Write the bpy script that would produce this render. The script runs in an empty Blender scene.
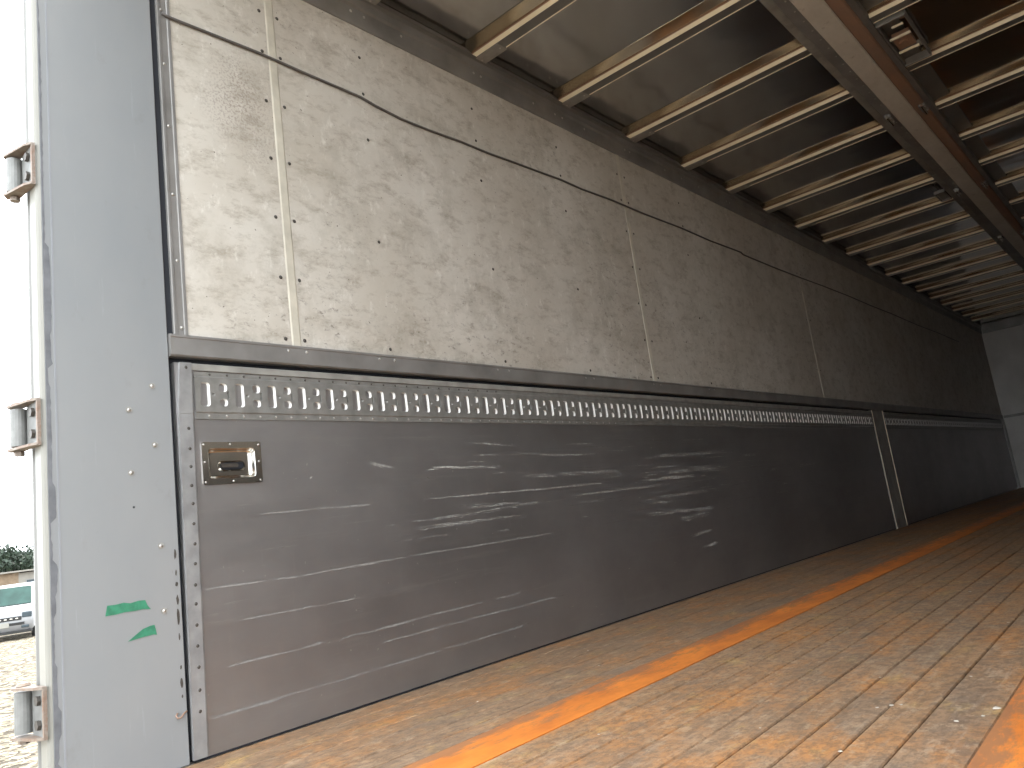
import bpy, bmesh, math, random
from mathutils import Vector, Matrix
from mathutils.geometry import tessellate_polygon
random.seed(7)
SC = bpy.context.scene
COL = SC.collection

# ------------------------------------------------------------------ camera, sky, sun, exposure
cam_d = bpy.data.cameras.new('camera')
cam = bpy.data.objects.new('camera', cam_d)
COL.objects.link(cam)
cam_d.sensor_fit = 'HORIZONTAL'
cam_d.sensor_width = 36.0
cam_d.lens = 764.7555913 * 36.0 / 1024.0
cam_d.clip_start = 0.02
cam_d.clip_end = 600
rot = Matrix(((0.7405698557774365, 0.21614789640315157, 0.6362675346065358),
              (0.6589734367836452, -0.048212746879784205, -0.7506194379656425),
              (-0.1315686069217803, 0.9751695329114821, -0.17814062914973594)))
cam.matrix_world = Matrix.Translation((2.0, 0.0, 0.478)) @ rot.to_4x4()
SC.camera = cam

world = bpy.data.worlds.new('sky')
SC.world = world
world.use_nodes = True
bg = world.node_tree.nodes['Background']
bg.inputs[0].default_value = (0.90, 0.955, 1.0, 1)
bg.inputs[1].default_value = 4.2

sun_d = bpy.data.lights.new('sun', 'SUN')
sun_d.energy = 6.0
sun_d.angle = math.radians(1.0)
sun_d.color = (1.0, 0.94, 0.84)
sun = bpy.data.objects.new('sun', sun_d)
COL.objects.link(sun)
sun.location = (-6, 8, 12)
# the sun stands high over the front left of the truck, so it never reaches the inside
sun.rotation_euler = Vector((0.30, -0.22, -0.92)).to_track_quat('-Z', 'Y').to_euler()

SC.view_settings.view_transform = 'Standard'
SC.view_settings.look = 'None'
SC.view_settings.gamma = 1.0
SC.view_settings.use_curve_mapping = False
SC.view_settings.exposure = 0.55

# ------------------------------------------------------------------ materials
def srgb(r, g, b):
    f = lambda c: (c / 255 / 12.92) if c / 255 <= 0.04045 else ((c / 255 + 0.055) / 1.055) ** 2.4
    return (f(r), f(g), f(b), 1.0)

class NT:
    """small helper for node materials"""
    def __init__(self, name, rough=0.5, metal=0.0, spec=0.5):
        self.m = bpy.data.materials.new(name)
        self.m.use_nodes = True
        self.t = self.m.node_tree
        self.b = self.t.nodes['Principled BSDF']
        self.b.inputs['Roughness'].default_value = rough
        self.b.inputs['Metallic'].default_value = metal
        self.b.inputs['Specular IOR Level'].default_value = spec
        self.tc = self.t.nodes.new('ShaderNodeTexCoord')
    def link(self, a, b): self.t.links.new(a, b)
    def coords(self, scale=(1, 1, 1), loc=(0, 0, 0), rot=(0, 0, 0)):
        mp = self.t.nodes.new('ShaderNodeMapping')
        mp.inputs['Scale'].default_value = scale
        mp.inputs['Location'].default_value = loc
        mp.inputs['Rotation'].default_value = rot
        self.link(self.tc.outputs['Object'], mp.inputs['Vector'])
        return mp.outputs[0]
    def noise(self, scale, stretch=(1, 1, 1), detail=4, rough=0.55, loc=(0, 0, 0), dist=0.0, rot=(0, 0, 0)):
        n = self.t.nodes.new('ShaderNodeTexNoise')
        n.inputs['Scale'].default_value = scale
        n.inputs['Detail'].default_value = detail
        n.inputs['Roughness'].default_value = rough
        n.inputs['Distortion'].default_value = dist
        self.link(self.coords(stretch, loc, rot), n.inputs['Vector'])
        return n.outputs['Fac']
    def ramp(self, fac, stops, interp='LINEAR'):
        r = self.t.nodes.new('ShaderNodeValToRGB')
        r.color_ramp.interpolation = interp
        els = r.color_ramp.elements
        while len(els) < len(stops): els.new(0.5)
        for e, (p, c) in zip(els, stops):
            e.position = p
            e.color = c if len(c) == 4 else (*c, 1)
        self.link(fac, r.inputs[0])
        return r.outputs[0]
    def mask(self, fac, lo, hi):
        return self.ramp(fac, [(lo, (0, 0, 0, 1)), (hi, (1, 1, 1, 1))])
    def mix(self, fac, a, b, mode='MIX'):
        x = self.t.nodes.new('ShaderNodeMix')
        x.data_type = 'RGBA'
        x.blend_type = mode
        for sock, v in ((x.inputs[0], fac), (x.inputs[6], a), (x.inputs[7], b)):
            if isinstance(v, (int, float)): sock.default_value = v
            elif isinstance(v, tuple): sock.default_value = v
            else: self.link(v, sock)
        return x.outputs[2]
    def math(self, op, a, b=0.0):
        x = self.t.nodes.new('ShaderNodeMath')
        x.operation = op
        for sock, v in ((x.inputs[0], a), (x.inputs[1], b)):
            if isinstance(v, (int, float)): sock.default_value = v
            else: self.link(v, sock)
        return x.outputs[0]
    def color(self, c):
        if isinstance(c, tuple): self.b.inputs['Base Color'].default_value = c
        else: self.link(c, self.b.inputs['Base Color'])
        return self
    def rough(self, c):
        self.link(c, self.b.inputs['Roughness'])
    def bump(self, h, strength=0.2, dist=0.002):
        b = self.t.nodes.new('ShaderNodeBump')
        b.inputs['Strength'].default_value = strength
        b.inputs['Distance'].default_value = dist
        self.link(h, b.inputs['Height'])
        self.link(b.outputs[0], self.b.inputs['Normal'])
    def attr(self, name):
        a = self.t.nodes.new('ShaderNodeAttribute')
        a.attribute_name = name
        return a.outputs['Fac']

def simple(name, col, rough=0.5, metal=0.0, var=0.15, scale=6.0, spec=0.5):
    n = NT(name, rough, metal, spec)
    f = n.noise(scale, detail=5)
    c2 = (col[0] * (1 - var), col[1] * (1 - var), col[2] * (1 - var), 1)
    n.color(n.mix(n.mask(f, 0.35, 0.65), col, c2))
    return n.m

MAT = {}
# grey painted rear post
n = NT('grey_paint', 0.42)
f1 = n.noise(2.2, (1, 1, 0.5), 5)
c = n.mix(n.mask(f1, 0.3, 0.7), (0.228, 0.240, 0.250, 1), (0.278, 0.280, 0.280, 1))
sc = n.noise(60, (1, 1, 0.06), 6, 0.7)
c = n.mix(n.math('MULTIPLY', n.mask(sc, 0.62, 0.75), 0.30), c, (0.38, 0.39, 0.41, 1))
sm = n.noise(9, (1, 1, 0.7), 6, 0.7, loc=(3, 1, 4))
c = n.mix(n.math('MULTIPLY', n.mask(sm, 0.60, 0.74), 0.45), c, (0.19, 0.185, 0.18, 1))
rs = n.noise(34, (1, 1, 0.16), 3, 0.6, loc=(1, 9, 2))
c = n.mix(n.math('MULTIPLY', n.mask(rs, 0.735, 0.76), 0.75), c, (0.15, 0.085, 0.06, 1))
n.color(c)
MAT['post'] = n.m
# upper board
n = NT('scuffed_light_board', 0.55, 0.0, 0.35)
a = n.noise(1.6, (1, 0.8, 1), 6, 0.6)
c = n.mix(n.mask(a, 0.33, 0.66), (0.62, 0.588, 0.535, 1), (0.49, 0.45, 0.39, 1))
b_ = n.noise(5.5, (1, 0.8, 0.8), 8, 0.72, loc=(2, 5, 1))
c = n.mix(n.math('MULTIPLY', n.mask(b_, 0.50, 0.66), 0.50), c, (0.33, 0.30, 0.25, 1))
k_ = n.noise(17, (1, 0.45, 1.0), 8, 0.78, loc=(9, 1, 6), rot=(0.5, 0, 0))
c = n.mix(n.math('MULTIPLY', n.mask(k_, 0.50, 0.66), 0.62), c, (0.27, 0.23, 0.18, 1))
w_ = n.noise(26, (1, 0.8, 0.45), 6, 0.75, loc=(4, 4, 9), rot=(0.35, 0, 0))
c = n.mix(n.math('MULTIPLY', n.mask(w_, 0.56, 0.70), 0.45), c, (0.82, 0.80, 0.75, 1))
d_ = n.noise(46, (1, 0.6, 0.9), 6, 0.75, loc=(7, 2, 3), rot=(-0.5, 0, 0))
lg = n.noise(1.3, (1, 1, 1), 3, 0.5, loc=(5, 2, 8))
dd = n.math('MULTIPLY', n.mask(d_, 0.56, 0.68), n.mask(lg, 0.46, 0.62))
c = n.mix(n.math('MULTIPLY', dd, 0.9), c, (0.13, 0.11, 0.095, 1))
sp = n.noise(75, (1, 1, 1), 2, 0.5, loc=(1, 2, 13))
c = n.mix(n.math('MULTIPLY', n.mask(sp, 0.725, 0.75), 0.8), c, (0.10, 0.085, 0.07, 1))
# rubbed dark speckle patch close to the rear joint
sx = n.t.nodes.new('ShaderNodeVectorMath'); sx.operation = 'DISTANCE'
n.link(n.coords((1, 1, 0.75), (0, 0, 0), (0.75, 0, 0)), sx.inputs[0])
E_ = Matrix.Rotation(0.75, 3, 'X') @ Vector((0.0, 1.22, 1.90 * 0.75))
sx.inputs[1].default_value = E_
pn = n.noise(130, (1, 1, 1), 3, 0.6, loc=(1, 1, 1))
pm = n.math('MULTIPLY', n.math('SUBTRACT', 1.0, n.mask(n.math('ADD', sx.outputs['Value'], n.math('MULTIPLY', n.noise(6), 0.2)), 0.12, 0.27)), n.mask(pn, 0.50, 0.58))
c = n.mix(n.math('MULTIPLY', pm, 0.65), c, (0.22, 0.18, 0.16, 1))
n.color(c)
n.bump(w_, 0.15, 0.002)
MAT['board'] = n.m
MAT['seam'] = simple('seam_strip', (0.62, 0.58, 0.49, 1), 0.5, 0, 0.25, 9)
# gate panel : dark anodised aluminium, scuffed along the load direction
def gate_mat(name, base, scuff):
    n = NT(name, 0.40, 0.80, 0.5)
    a = n.noise(1.8, (1, 0.7, 1), 5, 0.6)
    dk = tuple(x * 0.72 for x in base[:3]) + (1,)
    c = n.mix(n.mask(a, 0.3, 0.7), base, dk)
    h = n.noise(16, (1, 0.10, 1.6), 8, 0.7, loc=(0, 3, 1))
    c = n.mix(n.math('MULTIPLY', n.mask(h, 0.56, 0.72), 0.30), c, (0.46, 0.45, 0.43, 1))
    zone = n.noise(0.8, (1, 0.5, 1.2), 2, 0.4, loc=(0, 2.2, 0.3))
    fn = n.noise(22, (1, 0.10, 2.6), 9, 0.75, loc=(6, 1, 2), rot=(0.03, 0, 0))
    m = n.math('MULTIPLY', n.mask(fn, 0.605, 0.68), n.mask(zone, 0.47, 0.60))
    c = n.mix(n.math('MULTIPLY', m, scuff), c, (0.70, 0.69, 0.66, 1))
    v = n.noise(30, (1, 1, 0.12), 5, 0.7, loc=(2, 8, 5))
    c = n.mix(n.math('MULTIPLY', n.mask(v, 0.60, 0.72), 0.18), c, (0.45, 0.43, 0.42, 1))
    sp = n.noise(60, (1, 1, 0.8), 2, 0.5, loc=(8, 2, 1))
    c = n.mix(n.math('MULTIPLY', n.mask(sp, 0.745, 0.76), 0.7), c, (0.55, 0.53, 0.5, 1))
    n.color(c)
    n.rough(n.ramp(n.noise(9, (1, 0.3, 1), 6, 0.7), [(0.3, (0.36,) * 3), (0.7, (0.50,) * 3)]))
    return n.m
MAT['gate'] = gate_mat('scuffed_dark_aluminium', (0.40, 0.39, 0.39, 1), 0.35)
MAT['scratch'] = simple('scraped_bare_metal', (0.54, 0.53, 0.505, 1), 0.5, 0.0, 0.45, 60)
MAT['scratch_faint'] = simple('faint_scrape', (0.29, 0.282, 0.27, 1), 0.5, 0.0, 0.3, 60)
MAT['rail'] = simple('dark_grey_rail', (0.29, 0.28, 0.27, 1), 0.42, 0.3, 0.3, 5)
MAT['track'] = simple('lashing_track_steel', (0.27, 0.265, 0.25, 1), 0.40, 0.3, 0.25, 25)
MAT['slot'] = simple('slot_wall_lit_steel', (0.72, 0.71, 0.69, 1), 0.5, 0.0, 0.1, 25)  # paler than the track: light caught on slot walls, put into the colour
MAT['bright'] = simple('bare_aluminium', (0.36, 0.36, 0.362, 1), 0.40, 0.35, 0.3, 14)
MAT['postgrey'] = simple('weathered_grey_steel', (0.36, 0.35, 0.325, 1), 0.5, 0.2, 0.3, 12)
MAT['chrome'] = simple('polished_steel', (0.62, 0.60, 0.56, 1), 0.16, 1.0, 0.12, 9)
MAT['rivet'] = simple('rivet_steel', (0.55, 0.53, 0.50, 1), 0.35, 0.6, 0.2, 30)
MAT['darkrivet'] = simple('dark_screw', (0.09, 0.08, 0.07, 1), 0.45, 0.4, 0.3, 30)
MAT['black'] = simple('black_rubber', (0.012, 0.014, 0.02, 1), 0.7, 0, 0.2, 12)
MAT['cable'] = simple('black_cable_sheath', (0.11, 0.10, 0.095, 1), 0.55, 0, 0.2, 12)
MAT['white'] = simple('cream_white_paint', (0.245, 0.237, 0.21, 1), 0.45, 0, 0.12, 5)
MAT['frame_grey'] = simple('pale_seal', (0.17, 0.165, 0.155, 1), 0.5, 0, 0.15, 5)
MAT['rib'] = simple('galvanised_rib', (0.93, 0.82, 0.62, 1), 0.42, 0.1, 0.16, 5)
MAT['ribdark'] = simple('rib_flange_metal', (0.24, 0.235, 0.225, 1), 0.40, 0.5, 0.2, 6)
n = NT('roof_sheet', 0.14, 1.0, 0.5)
a = n.noise(2.5, (1, 1, 1), 4, 0.6)
n.color(n.mix(n.mask(a, 0.3, 0.7), (0.68, 0.66, 0.63, 1), (0.62, 0.60, 0.575, 1)))
n.rough(n.ramp(n.noise(3, (1, 1, 1), 3), [(0.3, (0.12,) * 3), (0.7, (0.15,) * 3)]))
n.bump(n.noise(3.0, (1.0, 1.6, 1), 1, 0.3), 0.55, 0.012)
MAT['roof'] = n.m
n = NT('roof_sheet_glow', 0.27, 1.0, 0.5)
n.color(n.mix(n.mask(n.noise(2.5), 0.3, 0.7), (0.86, 0.79, 0.66, 1), (0.80, 0.73, 0.61, 1)))  # paler, warmer copy of the roof sheet: golden glow by the ribs, in colour
n.bump(n.noise(3.0, (1.0, 1.6, 1), 1, 0.3), 0.5, 0.012)
MAT['cove_glow'] = n.m
n = NT('centre_beam_paint', 0.5, 0.1)
a = n.noise(7, (1, 0.5, 1), 6, 0.7)
c = n.mix(n.mask(a, 0.3, 0.7), (0.74, 0.70, 0.63, 1), (0.58, 0.545, 0.48, 1))
r = n.noise(14, (1, 0.6, 1), 6, 0.75, loc=(3, 3, 3))
c = n.mix(n.math('MULTIPLY', n.mask(r, 0.60, 0.72), 0.6), c, (0.22, 0.17, 0.13, 1))
n.color(c)
MAT['beam'] = n.m
n = NT('rusty_brown_steel', 0.65, 0.1)
a = n.noise(6, (1, 0.4, 1), 6, 0.7)
c = n.mix(n.mask(a, 0.3, 0.7), (0.38, 0.22, 0.14, 1), (0.26, 0.18, 0.14, 1))
n.color(c)
MAT['rust'] = n.m
n = NT('rust_tinged_cream_steel', 0.5, 0.1)
a = n.noise(30, (1, 1, 1), 6, 0.7)
c = n.mix(n.mask(a, 0.42, 0.62), (0.215, 0.18, 0.15, 1), (0.17, 0.10, 0.065, 1))
n.color(c)
MAT['hinge_rust'] = n.m
MAT['hinge'] = simple('galvanised_hinge', (0.20, 0.20, 0.192, 1), 0.45, 0.15, 0.3, 30)
# floor boards
n = NT('worn_floor_boards', 0.62, 0.0, 0.25)
t = n.attr('tint')
g = n.noise(9, (1.4, 0.35, 1), 8, 0.7)
c = n.mix(n.mask(g, 0.34, 0.66), (0.17, 0.105, 0.065, 1), (0.40, 0.255, 0.155, 1))
tt = n.ramp(t, [(0.0, (0.32, 0.205, 0.125, 1)), (0.35, (0.42, 0.235, 0.115, 1)), (0.6, (0.29, 0.205, 0.14, 1)), (1.0, (0.46, 0.26, 0.125, 1))])
c = n.mix(0.45, c, tt)
o = n.noise(3.2, (1.3, 0.8, 1), 7, 0.72, loc=(2, 4, 0))
c = n.mix(n.math('MULTIPLY', n.mask(o, 0.47, 0.62), 0.75), c, (0.50, 0.215, 0.065, 1))
y_ = n.noise(4.2, (1.6, 1.0, 1), 6, 0.7, loc=(8, 1, 0))
c = n.mix(n.math('MULTIPLY', n.mask(y_, 0.57, 0.68), 0.55), c, (0.56, 0.37, 0.13, 1))
b_ = n.noise(3.6, (1.2, 0.9, 1), 7, 0.7, loc=(1, 7, 0))
c = n.mix(n.math('MULTIPLY', n.mask(b_, 0.52, 0.66), 0.60), c, (0.17, 0.14, 0.115, 1))
mo = n.noise(48, (1.0, 0.7, 1), 9, 0.8, loc=(5, 5, 0))
c = n.mix(n.math('MULTIPLY', n.mask(mo, 0.45, 0.57), 0.60), c, (0.12, 0.085, 0.06, 1))
m2 = n.noise(30, (0.8, 0.5, 1), 9, 0.8, loc=(15, 5, 0))
c = n.mix(n.math('MULTIPLY', n.mask(m2, 0.53, 0.62), 0.40), c, (0.56, 0.42, 0.28, 1))
fi = n.noise(60, (1, 0.10, 1), 5, 0.7)
c = n.mix(n.math('MULTIPLY', n.mask(fi, 0.54, 0.72), 0.30), c, (0.50, 0.41, 0.31, 1))
cr = n.noise(45, (0.35, 1, 1), 5, 0.7, loc=(2, 2, 0))
c = n.mix(n.math('MULTIPLY', n.mask(cr, 0.58, 0.72), 0.30), c, (0.12, 0.10, 0.09, 1))
n.color(c)
n.bump(fi, 0.25, 0.002)
MAT['floor'] = n.m
n = NT('orange_rusted_steel', 0.5, 0.0, 0.4)
a = n.noise(7, (1.2, 0.5, 1), 7, 0.7)
c = n.mix(n.mask(a, 0.35, 0.62), (0.82, 0.265, 0.045, 1), (0.56, 0.165, 0.035, 1))
a = n.noise(14, (1.5, 0.45, 1), 8, 0.78, loc=(3, 3, 0))
sx = n.t.nodes.new('ShaderNodeSeparateXYZ'); n.link(n.tc.outputs['Object'], sx.inputs[0])
edge = n.math('MULTIPLY', sx.outputs[0], -1.9)
c = n.mix(n.math('MULTIPLY', n.mask(n.math('ADD', a, edge), 0.50, 0.62), 0.72), c, (0.25, 0.145, 0.085, 1))
n.color(c)
MAT['strip'] = n.m
MAT['chip'] = simple('chipped_sealant', (0.17, 0.175, 0.19, 1), 0.6, 0, 0.35, 20)
MAT['pale'] = simple('edge_highlight_paint', (0.27, 0.28, 0.30, 1), 0.5, 0, 0.12, 9)
MAT['tape'] = simple('green_tape', (0.045, 0.235, 0.135, 1), 0.5, 0, 0.3, 60)
MAT['scrap'] = simple('paper_scrap', (0.62, 0.56, 0.48, 1), 0.7, 0, 0.2, 40)
MAT['backwall'] = simple('grey_front_wall', (0.66, 0.63, 0.60, 1), 0.5, 0.0, 0.2, 2)
MAT['outer'] = simple('white_body_skin', (0.7, 0.7, 0.68, 1), 0.4, 0, 0.05, 2)
n = NT('sunlit_gravel', 0.9, 0, 0.2)
a = n.noise(7, (1, 1, 1), 6, 0.8)
c = n.mix(n.mask(a, 0.32, 0.66), (0.10, 0.083, 0.058, 1), (0.22, 0.187, 0.135, 1))
v = n.t.nodes.new('ShaderNodeTexVoronoi'); v.inputs['Scale'].default_value = 13
n.link(n.coords(), v.inputs['Vector'])
sep = n.t.nodes.new('ShaderNodeSeparateColor'); n.link(v.outputs['Color'], sep.inputs[0])
c = n.mix(n.mask(sep.outputs[0], 0.45, 0.95), c, (0.40, 0.35, 0.265, 1))
c = n.mix(n.math('MULTIPLY', n.mask(sep.outputs[1], 0.5, 0.75), 0.95), c, (0.045, 0.035, 0.024, 1))
n.color(c)
n.bump(v.outputs['Distance'], 1.0, 0.09)
MAT['gravel'] = n.m
MAT['leaf'] = simple('tree_leaf', (0.030, 0.052, 0.030, 1), 0.6, 0, 0.5, 1.2)
MAT['bark'] = simple('tree_bark', (0.10, 0.075, 0.05, 1), 0.8, 0, 0.3, 4)
MAT['carwhite'] = simple('white_car_paint', (0.24, 0.243, 0.25, 1), 0.35, 0, 0.03, 2)
MAT['glass'] = simple('green_tinted_glass', (0.022, 0.055, 0.047, 1), 0.3, 0.0, 0.3, 3, 0.2)
MAT['tyre'] = simple('tyre_rubber', (0.02, 0.02, 0.02, 1), 0.8, 0, 0.2, 6)
MAT['wood'] = simple('tan_boards', (0.19, 0.135, 0.085, 1), 0.7, 0, 0.3, 3)
MAT['plaster'] = simple('pale_plaster', (0.20, 0.185, 0.16, 1), 0.7, 0, 0.15, 3)
MAT['pane'] = simple('window_pane', (0.04, 0.055, 0.065, 1), 0.2, 0, 0.2, 3, 0.3)

# ------------------------------------------------------------------ mesh helpers
class MB:
    """collects shapes in world coordinates and links them as one mesh object"""
    def __init__(s):
        s.bm = bmesh.new()
        s.mi = 0
    def face(s, pts):
        f = s.bm.faces.new([s.bm.verts.new(p) for p in pts])
        f.material_index = s.mi
        return f
    def box(s, x0, x1, y0, y1, z0, z1, bev=0.0):
        vs = [s.bm.verts.new((x, y, z)) for x in (x0, x1) for y in (y0, y1) for z in (z0, z1)]
        fs = []
        for q in ((0, 1, 3, 2), (4, 6, 7, 5), (0, 4, 5, 1), (2, 3, 7, 6), (0, 2, 6, 4), (1, 5, 7, 3)):
            f = s.bm.faces.new([vs[i] for i in q]); f.material_index = s.mi; fs.append(f)
        if bev > 0:
            es = list({e for f in fs for e in f.edges})
            r = bmesh.ops.bevel(s.bm, geom=es, offset=bev, segments=2, affect='EDGES', profile=0.5)
            for f in r['faces']: f.material_index = s.mi
        return s
    def hexa(s, a, b):
        """loft between two same-length loops a, b with end caps"""
        va = [s.bm.verts.new(p) for p in a]; vb = [s.bm.verts.new(p) for p in b]
        k = len(a)
        for i in range(k):
            f = s.bm.faces.new((va[i], va[(i + 1) % k], vb[(i + 1) % k], vb[i])); f.material_index = s.mi
        f = s.bm.faces.new(va[::-1]); f.material_index = s.mi
        f = s.bm.faces.new(vb); f.material_index = s.mi
        return s
    def prism_y(s, prof, y0, y1):
        return s.hexa([(x, y0, z) for x, z in prof], [(x, y1, z) for x, z in prof])
    def prism_x(s, prof, x0, x1):
        return s.hexa([(x0, y, z) for y, z in prof], [(x1, y, z) for y, z in prof])
    def prism_z(s, prof, z0, z1):
        return s.hexa([(x, y, z0) for x, y in prof], [(x, y, z1) for x, y in prof])
    def cyl(s, c, axis, r, h, seg=12, r2=None):
        """cylinder from point c along axis, length h"""
        ax = Vector(axis).normalized(); c = Vector(c)
        q = ax.to_track_quat('Z', 'Y'); r2 = r if r2 is None else r2
        A = [c + q @ Vector((r * math.cos(2 * math.pi * i / seg), r * math.sin(2 * math.pi * i / seg), 0)) for i in range(seg)]
        B = [c + ax * h + q @ Vector((r2 * math.cos(2 * math.pi * i / seg), r2 * math.sin(2 * math.pi * i / seg), 0)) for i in range(seg)]
        return s.hexa(A, B)
    def dome(s, c, axis, r, h, seg=10):
        ax = Vector(axis).normalized(); c = Vector(c); q = ax.to_track_quat('Z', 'Y')
        rings = []
        for t in (0.0, 0.45, 0.8):
            rr = r * math.cos(t * math.pi / 2); hh = h * math.sin(t * math.pi / 2)
            rings.append([s.bm.verts.new(c + q @ Vector((rr * math.cos(2 * math.pi * i / seg), rr * math.sin(2 * math.pi * i / seg), hh))) for i in range(seg)])
        for a, b in zip(rings, rings[1:]):
            for i in range(seg):
                f = s.bm.faces.new((a[i], a[(i + 1) % seg], b[(i + 1) % seg], b[i])); f.material_index = s.mi; f.smooth = True
        f = s.bm.faces.new(rings[-1]); f.material_index = s.mi; f.smooth = True
        return s
    def tube(s, pts, r, seg=8):
        pts = [Vector(p) for p in pts]; rings = []
        for i, p in enumerate(pts):
            d = (pts[min(i + 1, len(pts) - 1)] - pts[max(i - 1, 0)]).normalized()
            q = d.to_track_quat('Z', 'Y')
            rings.append([s.bm.verts.new(p + q @ Vector((r * math.cos(2 * math.pi * k / seg), r * math.sin(2 * math.pi * k / seg), 0))) for k in range(seg)])
        for a, b in zip(rings, rings[1:]):
            for k in range(seg):
                f = s.bm.faces.new((a[k], a[(k + 1) % seg], b[(k + 1) % seg], b[k])); f.smooth = True; f.material_index = s.mi
        s.bm.faces.new(rings[0][::-1]).material_index = s.mi
        s.bm.faces.new(rings[-1]).material_index = s.mi
        return s
    def build(s, name, mats, parent=None, origin=None, fix=True):
        if not isinstance(mats, (list, tuple)): mats = [mats]
        o = Vector(origin) if origin is not None else (Vector(parent['_o']) if parent is not None and '_o' in parent else Vector((0, 0, 0)))
        if fix: bmesh.ops.recalc_face_normals(s.bm, faces=s.bm.faces[:])
        bmesh.ops.translate(s.bm, verts=s.bm.verts[:], vec=-o)
        me = bpy.data.meshes.new(name); s.bm.to_mesh(me); s.bm.free()
        for m in mats: me.materials.append(m)
        ob = bpy.data.objects.new(name, me); COL.objects.link(ob)
        ob['_o'] = list(o)
        if parent is not None:
            ob.parent = parent
            ob.location = o - Vector(parent['_o'])
        else: ob.location = o
        return ob

def tag(o, label=None, cat=None, group=None, kind=None):
    if label: o['label'] = label
    if cat: o['category'] = cat
    if group: o['group'] = group
    if kind: o['kind'] = kind
    return o
def empty(name, loc, label=None, cat=None, group=None):
    o = bpy.data.objects.new(name, None); COL.objects.link(o)
    o.location = loc; o.empty_display_size = 0.1; o['_o'] = list(loc)
    return tag(o, label, cat, group)
def copy_child(src, parent, loc):
    c = src.copy(); COL.objects.link(c); c.parent = parent
    c.location = Vector(loc) - Vector(parent['_o']); c['_o'] = list(loc)
    return c
def studs(name, mat, parent, pts, axis=(1, 0, 0), r=0.006, h=0.003, sock=False, ring=None):
    first = None
    for p in pts:
        if first is None:
            m = MB(); m.dome(p, axis, r, h, 10)
            if ring:
                m.mi = 1; m.cyl(Vector(p) - Vector(axis) * 0.001, axis, ring, 0.0022, 14)
            first = m.build(name, [mat, MAT['postgrey']] if ring else mat, parent, origin=p)
        else: copy_child(first, parent, p)

L = 13.76      # inner length to the front wall
W = 2.42       # inner width
Y0 = 0.64      # rear opening

# ------------------------------------------------------------------ ground outside
m = MB(); m.face([(-160, -60, -1.1), (60, -60, -1.1), (60, 120, -1.1), (-160, 120, -1.1)])
tag(m.build('ground', MAT['gravel']), kind='structure')

# ------------------------------------------------------------------ floor : boards between the two steel strips
fb = bmesh.new(); tint = fb.faces.layers.float.new('tint')
def board(x0, x1, y0, y1, t):
    g = 0.0021
    x0 += g; x1 -= g; y1 -= 0.0012
    zt = random.uniform(-0.0008, 0.0006)
    P = [fb.verts.new((x, y, z)) for z in (-0.03, -0.003 + zt) for x, y in ((x0, y0), (x1, y0), (x1, y1), (x0, y1))]
    e = 0.0022
    T = [fb.verts.new((x, y, zt)) for x, y in ((x0 + e, y0), (x1 - e, y0), (x1 - e, y1), (x0 + e, y1))]
    fs = []
    for i in range(4):
        j = (i + 1) % 4
        fs.append(fb.faces.new((P[i], P[j], P[4 + j], P[4 + i])))
        fs.append(fb.faces.new((P[4 + i], P[4 + j], T[j], T[i])))
    fs.append(fb.faces.new(T))
    for f in fs: f[tint] = t
xs = [0.0] + [0.0 + 0.61 * i / 7 + (0.012 if 0 < i < 7 else 0) for i in range(1, 8)]
rows = [(xs[i], xs[i + 1]) for i in range(7)]
cx = [0.771, 0.865, 0.960, 1.052, 1.145, 1.238, 1.332, 1.418, 1.505, 1.626]
rows += [(cx[i], cx[i + 1]) for i in range(len(cx) - 1)]
rx = [1.79 + (W - 1.79) * i / 7 for i in range(8)]
rows += [(rx[i], rx[i + 1]) for i in range(7)]
for (a, b) in rows:
    y = Y0 - 0.0
    while y < L - 0.01:
        y2 = min(L, y + random.uniform(3.0, 6.0))
        board(a, b, y, y2, random.random()); y = y2
bmesh.ops.recalc_face_normals(fb, faces=fb.faces[:])
me = bpy.data.meshes.new('floor'); fb.to_mesh(me); fb.free()
me.materials.append(MAT['floor'])
floor = bpy.data.objects.new('floor', me); COL.objects.link(floor); tag(floor, kind='structure')
m = MB(); m.box(-0.11, W + 0.11, Y0 - 0.02, L + 0.1, -0.16, -0.031)
tag(m.build('trim_subfloor', MAT['black']), kind='structure')

for x0, x1, lab in ((0.611, 0.770, 'long orange rusted steel strip in floor, nearer the dark side gate'),
                    (1.627, 1.789, 'orange rusted steel strip in floor, cut by the lower right picture corner')):
    m = MB(); m.box(x0, x1, Y0, L - 0.004, -0.03, 0.001, 0.0)
    tag(m.build('steel_floor_strip', MAT['strip'], origin=((x0 + x1) / 2, Y0, 0)), lab, 'floor strip', 'rusted steel strips in the floor')

# ------------------------------------------------------------------ left wall, upper boards
walls = MB(); walls.box(-0.045, -0.004, 0.99, L, 1.075, 2.56)
wl = walls.build('wall_left', MAT['board']); tag(wl, kind='structure')
# overlapping sheets: slight steps at the seams, joint strips
m = MB()
for y0, y1 in ((0.999, 1.335), (1.340, 3.508), (3.512, 6.046), (6.050, 8.55), (8.554, 11.06), (11.064, L - 0.002)):
    m.box(-0.004, 0.0, y0, y1, 1.10, 2.42, 0.0008)
m.build('wall_sheet', MAT['board'], wl)
js = MB(); js.prism_z([(0.0, 1.333), (0.002, 1.338), (0.002, 1.362), (0.0, 1.367)], 1.10, 2.42)
js.build('joint_strip', MAT['seam'], wl, origin=(0, 1.35, 1.1))
js = MB(); js.prism_z([(0.0, 3.500), (0.002, 3.504), (0.002, 3.529), (0.0, 3.533)], 1.10, 2.42)
js.build('joint_strip', MAT['seam'], wl, origin=(0, 3.51, 1.1))
js = MB(); js.prism_z([(0.0, 6.036), (0.002, 6.038), (0.002, 6.058), (0.0, 6.060)], 1.10, 2.42)
js.build('joint_strip', MAT['seam'], wl, origin=(0, 6.05, 1.1))
pts = []
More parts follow.
